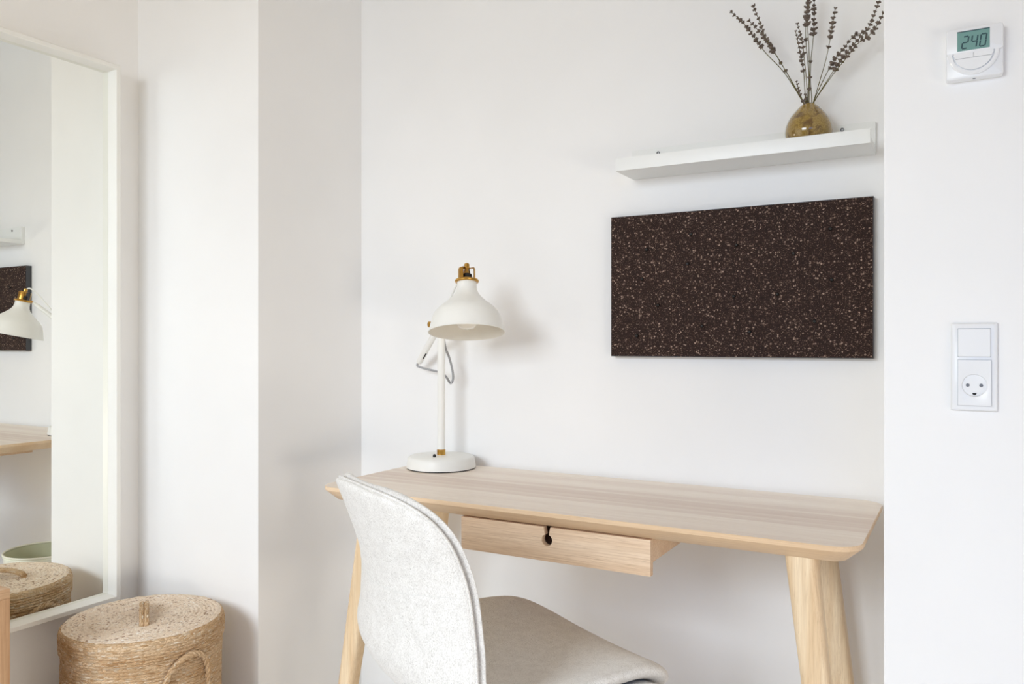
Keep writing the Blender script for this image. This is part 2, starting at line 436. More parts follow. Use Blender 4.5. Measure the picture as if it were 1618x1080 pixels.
# ------------------------------------------------------------------ desk
DX, DY = -.7385, 1.642
t = thing('desk', 'light ash desk with rounded corners and splayed legs standing in the wall niche', 'desk', (DX, DY, 0))
hw, hd_ = .59, .225
def dloop(ins, z, r): return [(x, y, z) for x, y in rrect(-hw+ins, hw-ins, -hd_+ins, hd_-ins, r, 10)]
bm = bmesh.new()
loft(bm, [dloop(.028, .708, .028), dloop(.0260, .7085, .029), dloop(.001, .7305, .047), dloop(0, .7315, .048), dloop(0, .7385, .048), dloop(.0012, .740, .047)], [0, 0, 0, 0, 0, 1])
bm.faces.ensure_lookup_table()
for f in bm.faces:
    if f.calc_center_median().z > .7399 and len(f.verts) > 4: f.material_index = 1
    elif f.material_index == 1: f.material_index = 0
obj('tabletop', bm, [M['ash_x'], M['veneer']], t)
def leg(xt, yt, xb, yb):
    bm = bmesh.new(); loops = []
    for k in range(7):
        q = k/6; a = .0265*(1-q)+.017*q; b = .0270*(1-q)+.017*q
        cx = xt+(xb-xt)*q; cy = yt+(yb-yt)*q; z = .7085*(1-q)
        loops.append([(x, y, z) for x, y in rrect(cx-a, cx+a, cy-b, cy+b, min(a, b)*.62, 5)])
    return loft(bm, loops)
for xt, xb, yt, yb in ((-.458, -.572, 1.470, 1.452), (.490, .572, 1.470, 1.452), (-.510, -.575, 1.812, 1.838), (.466, .560, 1.812, 1.838)):
    obj('leg', leg(xt, yt-DY, xb, yb-DY), M['ash_z'], t)
# drawer: front with a keyhole notch, box behind
d0, d1, dz0, dz1 = -.938-DX, -.515-DX, .637, .7055
kx, kz, kr = -.733-DX, .6795, .0118
poly = [(d0, dz0), (d1, dz0), (d1, dz1), (kx+.0075, dz1), (kx+.0045, kz+.0105)]
for k in range(1, 24):
    a = math.radians(66-312*k/24 - 0); poly.append((kx+kr*math.cos(a), kz+kr*math.sin(a)))
poly += [(kx-.0045, kz+.0105), (kx-.0075, dz1), (d0, dz1)]
bm = bmesh.new(); prism(bm, poly, 1.441-DY, 1.455-DY)
dr = obj('drawer_front', bm, M['ash_front'], t, smooth=False)
bm = bmesh.new()
y0, y1 = 1.455-DY, 1.80-DY
bx(bm, d0+.014, d0+.026, y0, y1, .650, .703); bx(bm, d1-.026, d1-.014, y0, y1, .650, .703)
bx(bm, d0+.026, d1-.026, y1-.012, y1, .650, .703); bx(bm, d0+.026, d1-.026, y0, y1-.012, .650, .656)
obj('drawer_box', bm, M['ash_front'], t, smooth=False)

# ------------------------------------------------------------------ chair
CA = math.radians(-28.7)
t = thing('office_chair', 'light grey melange upholstered shell chair pulled up to the ash desk', 'chair', (-.7423, 1.2794, 0), CA)
# profile of the shell: (y forward, z), half width, wrap of the edges along the surface normal
KEY = [
 (0.00, -0.2818, 0.8460, 0.1993, 0.0386),
 (0.10, -0.2564, 0.7785, 0.1992, 0.0444),
 (0.22, -0.2309, 0.6957, 0.2034, 0.0513),
 (0.34, -0.2246, 0.6111, 0.2187, 0.0505),
 (0.43, -0.2250, 0.5415, 0.2355, 0.0520),
 (0.50, -0.1846, 0.4904, 0.2428, 0.0631),
 (0.57, -0.1144, 0.4590, 0.2458, 0.0661),
 (0.66, -0.0247, 0.4522, 0.2442, 0.0571),
 (0.76, 0.0688, 0.4612, 0.2414, 0.0474),
 (0.87, 0.1524, 0.4711, 0.2341, 0.0298),
 (0.95, 0.2038, 0.4620, 0.2218, 0.0093),
 (1.00, 0.2395, 0.4341, 0.2132, -0.0058)]
def interp(s):
    s = min(max(s, 0), 1)
    for i in range(len(KEY)-1):
        if s <= KEY[i+1][0]: break
    k0 = KEY[max(i-1, 0)]; k1 = KEY[i]; k2 = KEY[i+1]; k3 = KEY[min(i+2, len(KEY)-1)]
    q = (s-k1[0])/(k2[0]-k1[0]); out = []
    for j in range(1, 5):
        m1 = (k2[j]-k0[j])/max(k2[0]-k0[0], 1e-6)*(k2[0]-k1[0]); m2 = (k3[j]-k1[j])/max(k3[0]-k1[0], 1e-6)*(k2[0]-k1[0])
        out.append((2*q**3-3*q**2+1)*k1[j]+(q**3-2*q**2+q)*m1+(-2*q**3+3*q**2)*k2[j]+(q**3-q**2)*m2)
    return out
def frame_at(s):
    y, z, hw_, wr = interp(s); e = .004
    a = interp(s-e); b = interp(s+e); ty, tz = b[0]-a[0], b[1]-a[1]; L = math.hypot(ty, tz)
    return y, z, hw_, wr, (-tz/L, ty/L)      # inner normal (towards the sitter / up)
def halfw(s, grow=0.0):
    hw_ = interp(s)[2]+grow
    e0, e1 = .162, .10
    if s < e0: q = 1-s/e0; hw_ *= max(1-q**2.6, 0)**(1/2.6)
    if s > 1-e1: q = 1-(1-s)/e1; hw_ *= max(1-q**3.0, 0)**(1/3.0)
    return hw_
def patch(s0, s1, off0, off1, ns=60, nt=30, grow=0.0, round_=3.0, e0=True, e1=True):
    """closed pad between two offsets from the shell surface, edges rounded"""
    bm = bmesh.new()
    def pt(s, t_, side):
        y, z, hw_, wr, nn = frame_at(s)
        hwv = max(halfw(s, grow), .002)
        x = hwv*t_
        w_ = wr*abs(x/(hw_+.001))**2.2
        mid = (off0+off1)/2; half = (off1-off0)/2
        edge = max(0, 1-abs(t_)**(8*round_/3))**.5
        ds = min((s-s0) if e0 else 1, (s1-s) if e1 else 1)/.02
        if ds < 1: edge *= max(0, 1-(1-ds)**2)**.5
        o_ = mid+side*half*edge+w_
        return (x, y+nn[0]*o_, z+nn[1]*o_)
    ss = []
    for i in range(ns+1):
        q = i/ns
        ss.append(s0+(s1-s0)*(.5-.5*math.cos(PI*q)) if (e0 and e1) else s0+(s1-s0)*(1-math.cos(PI/2*q) if e0 else (math.sin(PI/2*q) if e1 else q)))
    tt = [math.sin(PI/2*(-1+2*j/nt)) for j in range(nt+1)]
    top = [[None]*(nt+1) for _ in ss]; bot = [[None]*(nt+1) for _ in ss]
    for i, s in enumerate(ss):
        for j, q in enumerate(tt):
            rim = j in (0, nt) or (i == 0 and e0) or (i == ns and e1)
            top[i][j] = bm.verts.new(pt(s, q, 1)); bot[i][j] = top[i][j] if rim else bm.verts.new(pt(s, q, -1))
    for i in range(ns):
        for j in range(nt):
            for G in (top, bot):
                vs = [G[i][j], G[i][j+1], G[i+1][j+1], G[i+1][j]]
                try: bm.faces.new(vs)
                except ValueError: pass
    for i, on in ((0, not e0), (ns, not e1)):
        if on:
            vs = top[i][:]+bot[i][-2:0:-1]
            try: bm.faces.new(vs)
            except ValueError: pass
    bmesh.ops.remove_doubles(bm, verts=bm.verts, dist=1e-5)
    return bm
sh = obj('backrest', patch(0, 1, -.014, .0, 90, 34, .0, 6.0), M['fabric'], t)
obj('back_cushion', patch(.004, .56, .001, .017, 60, 34, .002, 4.0), M['fabric'], t)
obj('seat', patch(.535, .990, .001, .036, 60, 34, -.004, 4.0), M['fabric'], t)
def rimline(off, s0=0.0, s1=1.0, n=90, grow=0.0):
    pts = []
    for side in (1, -1):
        for i in range(n+1):
            q = i/n; q = q if side == 1 else 1-q
            s = s0+(s1-s0)*(.5-.5*math.cos(PI*q))
            y, z, hw_, wr, nn = frame_at(s); x = side*max(halfw(s, grow), .002)
            w_ = wr*abs(x/(hw_+.001))**2.2
            pts.append((x, y+nn[0]*(off+w_), z+nn[1]*(off+w_)))
    out = [Vector(pts[0])]
    for p in pts[1:]:
        if (Vector(p)-out[-1]).length > .004: out.append(Vector(p))
    return out
bm = bmesh.new(); tube(bm, rimline(-.004, .002, .998), .0026, 8, closed=True)
obj('piping', bm, M['fabric'], t)
pts = []
for k in range(41):
    s = .245+.012*math.cos(PI*(k/20-1)); q = -1+2*k/40; y, z, hw_, wr, nn = frame_at(s); x = halfw(s)*q*.985
    w_ = wr*abs(x/(hw_+.001))**2.2; edge = max(0, 1-abs(q*.985)**16)**.5; o_ = -.007-.007*edge+w_-.0001
    pts.append((x, y+nn[0]*o_, z+nn[1]*o_))
bm = bmesh.new(); tube(bm, pts, .0005, 6); obj('seam', bm, M['seam'], sh)
# underframe
bm = bmesh.new(); lathe(bm, [(0, .395), (.09, .395), (.09, .41), (.05, .425), (0, .425)], 32); obj('seat_plate', bm, M['white_lacquer'], t)
for k in range(4):
    a = PI/4+k*PI/2; c, s = math.cos(a), math.sin(a)
    bm = bmesh.new(); tube(bm, [(.05*c, .05*s, .405), (.20*c, .20*s, .02), (.205*c, .205*s, .0)], [.016, .011, .009], 14); obj('leg', bm, M['ash_z'], t)

# ------------------------------------------------------------------ desk lamp
LB = Vector((-1.227, 1.786, .740))
t = thing('desk_lamp', 'white enamel desk lamp with brass cage top at the left end of the desk', 'lamp', LB)
bm = bmesh.new(); lathe(bm, [(0, 0), (.091, 0), (.091, .003), (0, .003)], 72); obj('base_pad', bm, M['black'], t)
bm = bmesh.new(); lathe(bm, [(0, .003), (.0925, .003), (.0930, .006), (.0895, .027), (.0875, .0305), (.083, .033), (.05, .035), (0, .036)], 96); obj('base', bm, M['lamp_white'], t)
bm = bmesh.new(); lathe(bm, [(.0095, .034), (.0115, .035), (.0115, .049), (.0095, .050)], 32); obj('pole_collar', bm, M['brass'], t)
bm = bmesh.new(); lathe(bm, [(0, .036), (.0100, .036), (.0100, .392), (0, .394)], 32); pole = obj('pole', bm, M['lamp_white'], t)
# switch on the base towards the camera
bm = bmesh.new(); lathe(bm, [(0, .034), (.0045, .034), (.0042, .040), (.0025, .0425), (0, .043)], 20, Matrix.Translation((.010, -.046, 0))); obj('switch', bm, M['black'], t)
adir = Vector((.79, -.61, 0)).normalized()
HC = Vector((-1.062, 1.656, 1.101)) - LB
hax = (Vector((0, 0, 1)) - Vector((.54, -.84, 0))*.21).normalized()
HM = axis_matrix(HC, hax)
prof = [(.0945, 0), (.0950, .0015), (.0935, .003), (.0900, .016), (.0873, .028), (.0845, .038), (.0795, .049), (.0715, .059), (.0610, .068), (.0500, .0770), (.0400, .0860), (.0325, .0945), (.0275, .103), (.0250, .112), (.0243, .1265)]
inner = [(r-.0015, max(z-.0006, 0)) for r, z in prof][::-1]
def catmull(P, sub=4): return [(v.x, v.y) for v in smooth_path([(a, b, 0) for a, b in P], sub)]
bm = bmesh.new(); lathe(bm, catmull(prof)+[(.0240, .128)], 96, HM, 0); lathe(bm, catmull(inner), 96, HM, 1)
lathe(bm, [(.0930, 0), (.0945, 0)], 96, HM, 0)
obj('lamp_shade', bm, [M['lamp_white'], M['lamp_inside']], t)
bm = bmesh.new(); lathe(bm, [(0, .125), (.013, .125), (.0135, .095), (.018, .075), (.026, .052), (.0285, .036), (.026, .020), (.017, .011), (0, .008)], 48, HM); obj('bulb', bm, M['bulb'], t)
# brass ring and cage
bm = bmesh.new()
pr = [(.0262+.0038*math.cos(a), .1305+.0038*math.sin(a)) for a in [2*PI*k/16 for k in range(17)]]
lathe(bm, pr, 64, HM)
ring = obj('shade_ring', bm, M['brass'], t)
bm = bmesh.new()
cl = HM.to_3x3().transposed() @ Vector((.54, -.84, 0)); ca = math.atan2(cl.y, cl.x)
for a0, hw0 in ((ca-.98, .55), (ca+1.22, .26), (ca+PI, .40)):     # upright brass plates of the cage
    lathe(bm, [(.0216, .131), (.0216, .160), (.0204, .1635), (.0080, .1640), (.0080, .1628), (.0198, .1622), (.0203, .159), (.0203, .131), (.0216, .131)], 10, HM, 0, a0-hw0, a0+hw0)
lathe(bm, [(.0040, .1620), (.0085, .1620), (.0085, .1645), (.0040, .1645), (.0040, .1620)], 32, HM)
obj('cage', bm, M['brass'], t)
bm = bmesh.new(); lathe(bm, [(0, .132), (.0135, .132), (.0135, .1455), (.0115, .1485), (0, .149)], 32, HM); obj('socket', bm, M['black'], t)
bm = bmesh.new(); lathe(bm, [(0, .148), (.0048, .148), (.0048, .165), (.0066, .166), (.0066, .1740), (.0045, .1765), (0, .177)], 12, HM); obj('finial', bm, M['brass'], t)
# arm
A0 = Vector((-1.338, 1.838, 1.021)) - LB
A1 = HM @ Vector((0, 0, .1305)) - adir*.031
A1.z -= .004
bm = bmesh.new()
ad = (A1-A0).normalized()
tube(bm, [A0, A0+ad*.004, A0+ad*.012, A0+ad*.07, A1-ad*.03, A1-ad*.012, A1-ad*.004], [.007, .0085, .0088, .0088, .0078, .0060, .0035], 20)
obj('arm', bm, M['lamp_white'], t)
bm = bmesh.new(); tube(bm, [A1-ad*.010, A1+ad*.006], .0030, 10); obj('arm_joint', bm, M['brass'], t)
JP = Vector((-1.227, 1.786, 1.125)) - LB
side = Vector((-.61, -.79, 0)).normalized()
bm = bmesh.new(); tube(bm, [JP-side*.012, JP+side*.030], .0045, 14); tube(bm, [JP+side*.026, JP+side*.028, JP+side*.036, JP+side*.038], [.004, .0078, .0078, .004], 18)
kn = obj('joint_knob', bm, M['brass'], t)
bmesh_clip = bmesh.new(); tube(bmesh_clip, [A0+ad*.035-Vector((0,0,.010)), A0+ad*.060-Vector((0,0,.010))], .0022, 8); obj('cable_clip', bmesh_clip, M['black'], t)
bm = bmesh.new()
cp = [A0, A0-ad*.012+Vector((0, 0, -.004)), at(679, 584, 1.835)-LB, at(692, 587, 1.83)-LB, at(704, 594, 1.825)-LB, at(712, 605, 1.82)-LB, at(716, 596, 1.82)-LB, at(713.5, 578, 1.82)-LB, at(709, 562, 1.815)-LB, at(704, 549, 1.80)-LB, JP+Vector((.0, .004, -.012))]
tube(bm, smooth_path(cp, 10), .0031, 10); obj('cable', bm, M['cable'], t)
bm = bmesh.new()   # cable along the arm to the cage
fin = HM @ Vector((0, 0, .172))
cp = [fin, fin+Vector((-.012, .010, .004)), fin+Vector((-.035, .026, -.020)), A0+ad*.245+Vector((0, 0, .018)), A0+ad*.21+Vector((0, 0, .012)), A0+ad*.19+Vector((0, 0, .006))]
tube(bm, smooth_path(cp, 8), .0028, 8); obj('cord', bm, M['lamp_white'], t)
bm = bmesh.new(); c0 = A0+ad*.215+Vector((0, 0, .010)); tube(bm, [c0-ad*.012, c0+ad*.012], .0040, 8); obj('cord_clip', bm, M['black'], t)

# ------------------------------------------------------------------ picture ledge
SX0, SX1 = -.717, -.1665
SZ = 1.4798
t = thing('wall_shelf', 'narrow white picture ledge on the back wall above the dark pinboard', 'shelf', ((SX0+SX1)/2, BACK, SZ))
hw_s = (SX1-SX0)/2
obj('back_panel', box(-hw_s, hw_s, -.0130, -.0005, 0, .070, bevel=.0008), M['white_lacquer'], t)
obj('shelf_board', box(-hw_s, hw_s, -.1105, -.0130, .0, .0145, bevel=.0006), M['white_lacquer'], t)
obj('front_lip', box(-hw_s, hw_s, -.1205, -.1105, 0, .0295, bevel=.0008), M['white_lacquer'], t)
for px, py in ((1330.7, 204.7), (1040, 241.5)):
    p = at(px, py, BACK-.013)
    bm = bmesh.new(); m4 = axis_matrix(p-t.location+Vector((0, .0005, 0)), (0, -1, 0))
    lathe(bm, [(0, .0003), (.0012, .0003), (.0016, .0012), (.0024, .0012), (.0030, .0020), (.0040, .0020), (.0044, .0008), (.0044, 0)], 24, m4)
    obj('screw', bm, M['steel'], t)

# ------------------------------------------------------------------ vase with dried lavender
VX, VY, VZ = -.294, 1.8225, SZ+.0146
t = thing('vase', 'small ochre glazed teardrop vase standing on the white picture ledge', 'vase', (VX, VY, VZ))
vp = [(0, .001), (.030, .0), (.0335, .002), (.0430, .014), (.0476, .028), (.0482, .040), (.0455, .053), (.0395, .066), (.0315, .077), (.0225, .087), (.0150, .0940), (.0112, .0968), (.0104, .0972), (.0094, .0966), (.0100, .090), (.0180, .080), (.030, .062), (.030, .02), (0, .01)]
bm = bmesh.new(); lathe(bm, vp[:2]+catmull(vp[1:13], 4)+vp[13:], 72); obj('body', bm, M['glaze'], t)

def whorl(bm, c, d, size):
    d = d.normalized(); x = d.orthogonal().normalized(); y = d.cross(x)
    n = random.randint(7, 9); a0 = random.random()*6
    for k in range(n):
        a = a0+2*PI*k/n+random.uniform(-.3, .3); o = x*math.cos(a)+y*math.sin(a)
        dirv = (o*random.uniform(.7, 1.0)+d*random.uniform(.1, .9)).normalized()
        L = size*random.uniform(.75, 1.15)
        tube(bm, [c, c+dirv*L*.35, c+dirv*L*.8, c+dirv*L], [L*.16, L*.30, L*.26, L*.08], 5)
    tube(bm, [c-d*size*.3, c+d*size*.4], [size*.4, size*.3], 5)
def cp6(x, y): return (1140+x/4.696, y/4.696)
GR = 'dried lavender stems in the vase'
# label, crop trace from mouth to tip, tip depth offset, floret start fraction, extra whorls
STEMS = [
 ('dried lavender stem leaning furthest left with a long dark flower spike', [(612, 775), (470, 545), (330, 395), (262, 300), (170, 180), (75, 92)], .02, .60, 12, []),
 ('dried lavender stem left of centre rising above its two neighbours to a thin tip', [(618, 775), (520, 600), (400, 400), (320, 265), (285, 170), (237, 45)], -.02, .55, 12, []),
 ('dried lavender stem between the two on the left, with a leafy bud halfway up', [(615, 775), (540, 640), (455, 490), (370, 350), (300, 255), (205, 155)], .0, .62, 9, [.38, .47]),
 ('shortest dried lavender sprig, just above the vase mouth on the left', [(607, 775), (590, 715), (572, 660), (556, 603)], -.01, .45, 5, [.2]),
 ('thin dried lavender stem left of the upright middle ones, small spike leaning left', [(630, 775), (610, 540), (588, 420), (570, 320), (549, 228)], .01, .52, 9, [.45]),
 ('thin dried lavender stem with a narrow spike just right of the left-leaning small one', [(636, 775), (632, 620), (612, 420), (597, 300), (563, 176)], -.015, .70, 7, [.62]),
 ('upright dried lavender stem cut by the top of the picture, left of the centre pair', [(642, 775), (648, 560), (628, 330), (625, 190), (645, -30)], .0, .74, 8, [.60]),
 ('tall upright dried lavender stem in the very middle with a bud low on it', [(650, 775), (654, 580), (648, 350), (640, 180), (652, -60)], -.02, .72, 9, [.14, .24]),
 ('tall upright dried lavender stem right of the middle with a side bud halfway', [(668, 775), (660, 600), (664, 450), (684, 240), (690, -70)], .015, .62, 10, [.38]),
 ('lone dried lavender stem standing between the upright group and the right bunch', [(682, 775), (735, 580), (780, 420), (815, 240), (845, 60)], -.01, .70, 7, [.60]),
 ('dried lavender stem of the right bunch with its tip nearest the picture top', [(688, 775), (790, 590), (890, 440), (985, 325), (1075, 225), (1125, 130), (1165, 20)], .01, .35, 17, []),
 ('dried lavender stem leaning furthest right, its tip behind the wall edge', [(692, 775), (800, 590), (930, 425), (1010, 325), (1095, 262), (1165, 170), (1215, 60)], -.025, .68, 8, [.50, .56, .6]),
 ('dried lavender stem of the right bunch, uppermost side with the short curved tip', [(684, 775), (745, 615), (830, 455), (905, 360), (985, 262), (1040, 245)], .03, .45, 10, []),
 ('dark low lavender bud stem rising straight from the middle of the vase mouth', [(633, 775), (628, 740), (625, 700)], -.005, .3, 3, []),
]
for lab, tr, dy, fs, nw, ext in STEMS:
    n = len(tr)-1
    w0 = at(*cp6(*tr[0]), VY)
    base = Vector((VX+(w0.x-VX)*.35*0+ max(-.0075, min(.0075, w0.x-VX)), VY+random.uniform(-.004, .004), VZ+.093))
    inside = Vector((VX-(base.x-VX)*1.5, VY, VZ+.035))
    P = [inside, base]
    for k, q in enumerate(tr[1:], 1): P.append(at(*cp6(*q), VY+dy*k/n))
    path = smooth_path([p-base for p in P], 8)
    s = thing('lavender_stem', lab, 'dried flower', base, 0, GR)
    N = len(path)
    bm = bmesh.new(); tube(bm, path, [.00105-.0004*i/N for i in range(N)], 6); obj('stem', bm, M['stem'], s)
    L = [0]
    for a, b in zip(path, path[1:]): L.append(L[-1]+(b-a).length)
    def pos(fr):
        l0 = L[8]; target = l0+(L[-1]-l0)*fr
        for i in range(len(L)-1):
            if L[i+1] >= target:
                q = (target-L[i])/max(L[i+1]-L[i], 1e-9); return path[i].lerp(path[i+1], q), path[i+1]-path[i]
        return path[-1], path[-1]-path[-2]
    bm = bmesh.new()
    thin = 'thin' in lab[:14] or 'sprig' in lab or 'low' in lab[:10]
    for k in range(nw):
        fr = fs+(1-fs)*(k/(nw-1) if nw > 1 else 0)
        fr = min(1, fr+random.uniform(-.006, .006))
        c, d = pos(fr); sz = (.0056 if thin else .0079)*(1-.38*k/nw)*random.uniform(.85, 1.15)
        c = c+Vector((random.uniform(-1, 1), random.uniform(-1, 1), random.uniform(-1, 1)))*.001
        whorl(bm, c, d, sz)
    obj('flower_spike', bm, M['lavender'], s)
    for fr in ext:
        bm = bmesh.new(); c, d = pos(fr); whorl(bm, c, d, .0062); obj('bud', bm, M['lavender'], s)

# ------------------------------------------------------------------ pinboard and its pins
BX0, BX1, BZ0, BZ1 = -.768, -.1690, 1.0425, 1.3880
BF = BACK-.025
t = thing('pinboard', 'dark brown speckled pinboard on the back wall below the ledge', 'pinboard', ((BX0+BX1)/2, BACK, BZ0))
bw = (BX1-BX0)/2; bh = BZ1-BZ0
obj('board_body', box(-bw, bw, -.0235, -.0008, 0, bh, bevel=.0005), M['board_edge'], t)
obj('cork_face', box(-bw+.0016, bw-.0016, -.025, -.0234, .0016, bh-.0016), M['board'], t, smooth=False)
PINS = [
 ((1091.9, 370.1), 'glossy black round push pin near the top edge, left half of the pinboard'),
 ((1164.0, 387.3), 'glossy black round push pin in the upper middle of the pinboard'),
 ((1022.2, 394.4), 'glossy black round push pin nearest the upper left corner of the pinboard'),
 ((1253.6, 400.4), 'glossy black round push pin below and left of the upper right corner pin'),
 ((1312.3, 361.2), 'glossy black round push pin nearest the upper right corner of the pinboard'),
 ((1086.8, 416.7), 'glossy black round push pin straight below the highest pin of the left half'),
 ((1014.8, 440.7), 'glossy black round push pin near the left edge at half the pinboard height'),
 ((1314.4, 441.9), 'glossy black round push pin nearest the right edge at half the pinboard height'),
 ((1159.5, 468.0), 'glossy black round push pin just below the exact centre of the pinboard'),
 ((1228.6, 464.4), 'glossy black round push pin right of the central pin at the same height'),
 ((1040.0, 482.2), 'glossy black round push pin above and right of the lower left corner pin'),
 ((1109.7, 514.9), 'glossy black round push pin near the bottom edge, left of the lowest middle pin'),
 ((1287.1, 507.4), 'glossy black round push pin nearest the lower right corner of the pinboard'),
 ((1184.7, 523.8), 'glossy black round push pin near the bottom edge at the middle of the pinboard'),
 ((1006.7, 530.3), 'glossy black round push pin nearest the lower left corner of the pinboard')]
pin0 = None
for (px, py), lab in PINS:
    p = at(px, py, BF-.007); p.y = BF
    if pin0 is None:
        pin0 = thing('push_pin', lab, 'push pin', p, 0, 'push pins in the pinboard')
        bm = bmesh.new(); m4 = axis_matrix((0, -.0088, 0), (0, -1, 0))
        lathe(bm, [(.0043*math.sin(PI*k/12), -.0043*math.cos(PI*k/12)) for k in range(13)], 20, m4); obj('head', bm, M['pin'], pin0)
        bm = bmesh.new(); tube(bm, [(0, -.006, 0), (0, .003, 0)], .0005, 8); obj('needle', bm, M['steel'], pin0)
    else:
        r = pin0.copy(); COL.objects.link(r); r.location = p; r['label'] = lab
        for ch in list(pin0.children):
            c = ch.copy(); COL.objects.link(c); c.parent = r

# ------------------------------------------------------------------ thermostat
tx0, tx1, tz0, tz1 = -.0273, .0523, 1.4955, 1.5760
TW = (tx1-tx0)/2; TH = tz1-tz0
t = thing('thermostat', 'square white room thermostat with a green display, high on the right wall', 'thermostat', ((tx0+tx1)/2, PIER, tz0))
def plate(x0, x1, z0, z1, r, yb, yf, ch, sq=1.0):
    bm = bmesh.new()
    def lp(i, y): return [(x, y, z) for x, z in rrect(x0+i, x1-i, z0+i, z1-i, max(r-i, .0004), 6)]
    loft(bm, [lp(0, yb), lp(0, yf+ch), lp(ch*.35*sq, yf+ch*.3), lp(ch*sq, yf)]); return bm
obj('housing', plate(-TW, TW, 0, TH, .005, -.0003, -.0170, .003), M['plastic'], t)
obj('front_cover', plate(-TW+.0005, TW-.0005, TH*.485, TH-.0006, .0045, -.0165, -.0210, .002), M['plastic'], t)
zx0, zx1 = -TW+2*TW*.205, -TW+2*TW*.765
lz1, lz0 = TH*(1-.084), TH*(1-.462)
bm = box(zx0, zx1, -.0214, -.0205, lz0, lz1); lcd = obj('display', bm, M['lcd'], t, smooth=False)
bm = bmesh.new()   # dark strip painting a shadow line along the top of the display
bx(bm, zx0, zx1, -.0218, -.0205, lz1-.0010, lz1+.0004); obj('display_shadow_strip', bm, M['lcd_digit'], t, smooth=False)
# seven segment digits 24.0 as the display shows them
SEG = {'2': 'abged', '4': 'fgbc', '0': 'abcdef'}
bm = bmesh.new(); dh, dw, st = .0185, .0074, .0021
lcw = zx1-zx0
for ch, cx in zip('240', (zx0+lcw*.25, zx0+lcw*.53, zx0+lcw*.80)):
    cz = lz0+(lz1-lz0)*.42
    seg = {'a': (0, dh/2, 1), 'g': (0, 0, 1), 'd': (0, -dh/2, 1), 'f': (-dw/2, dh/4, 0), 'b': (dw/2, dh/4, 0), 'e': (-dw/2, -dh/4, 0), 'c': (dw/2, -dh/4, 0)}
    for s in SEG[ch]:
        sx, sz, hor = seg[s]
        if hor: pl = [(sx-dw/2+st*.35, sz-st/2), (sx+dw/2-st*.35, sz-st/2), (sx+dw/2-st*.35, sz+st/2), (sx-dw/2+st*.35, sz+st/2)]
        else: pl = [(sx-st/2, sz-dh/4+st*.15), (sx+st/2, sz-dh/4+st*.15), (sx+st/2, sz+dh/4-st*.15), (sx-st/2, sz+dh/4-st*.15)]
        prism(bm, [(cx+x+z*.14, cz+z) for x, z in pl], -.02155, -.0213)
obj('digits', bm, M['lcd_digit'], lcd, smooth=False)
# dial ring and buttons under the display
dcx, dcz = -.0010, TH*.50
def arc(r, a0, a1, n=32): return [(dcx+r*math.cos(math.radians(a0+(a1-a0)*k/n)), dcz+r*math.sin(math.radians(a0+(a1-a0)*k/n))) for k in range(n+1)]
bm = bmesh.new()
o1 = arc(.0355, 180, 360); i1 = arc(.0290, 360, 180); o2 = arc(.0335, 180, 360); i2 = arc(.0295, 360, 180)
loft(bm, [[(x, -.0160, z) for x, z in o1+i1], [(x, -.0195, z) for x, z in o1+i1], [(x, -.0212, z) for x, z in o2+i2]])
obj('dial_ring', bm, M['plastic_gloss'], t)
bh_ = TH*.17
def cutpoly(x0, x1, ztop, zbot, r=.0275, n=14):
    pts = []
    for k in range(n+1):
        x = x0+(x1-x0)*k/n; z = dcz-math.sqrt(max(r*r-(x-dcx)**2, 0)); pts.append((x, max(z, zbot)))
    return pts+[(x1, ztop), (x0, ztop)]
for x0, x1 in ((dcx-.0272, dcx-.0003), (dcx+.0003, dcx+.0272)):
    bm = bmesh.new(); prism(bm, cutpoly(x0, x1, dcz, dcz-bh_*.62), -.0165, -.0206); obj('button', bm, M['plastic_gloss'], t, smooth=False)
bm = bmesh.new(); xr = math.sqrt(.0275**2-(bh_*.66)**2)
prism(bm, cutpoly(dcx-xr, dcx+xr, dcz-bh_*.66, dcz-.03), -.0165, -.0200); obj('menu_button', bm, M['plastic_gloss'], t, smooth=False)
bm = bmesh.new(); bx(bm, -.002, .002, -.0140, -.0110, -.0006, .0002); obj('latch', bm, M['hole'], t, smooth=False)

# ------------------------------------------------------------------ switch and socket plate
a = at(1502.5, 540, PIER-.008); b = at(1577, 540, PIER-.008)
PW = (b.x-a.x)/2; pz1, pz0 = 1.1085, .9680; PH = pz1-pz0
t = thing('switch_and_socket', 'white wall plate with a light switch above a round power socket', 'power socket', ((a.x+b.x)/2, PIER, pz0))
obj('cover_plate', plate(-PW, PW, 0, PH, .0025, -.0004, -.0095, .0060, .9), M['plastic'], t)
X = lambda f: -PW+2*PW*f
Z = lambda f: PH*(1-f)
bm = plate(X(.155), X(.845), Z(.383), Z(.068), .0016, -.0085, -.0125, .0010)
obj('switch_rocker', bm, M['plastic'], t, smooth=False)
bm = bmesh.new(); bx(bm, X(.147), X(.853), -.0098, -.0092, Z(.388), Z(.063)); obj('switch_gap', bm, M['gap'], t, smooth=False)
bm = bmesh.new(); bx(bm, X(.147), X(.862), -.0098, -.0092, Z(.940), Z(.415)); obj('socket_gap', bm, M['gap'], t, smooth=False)
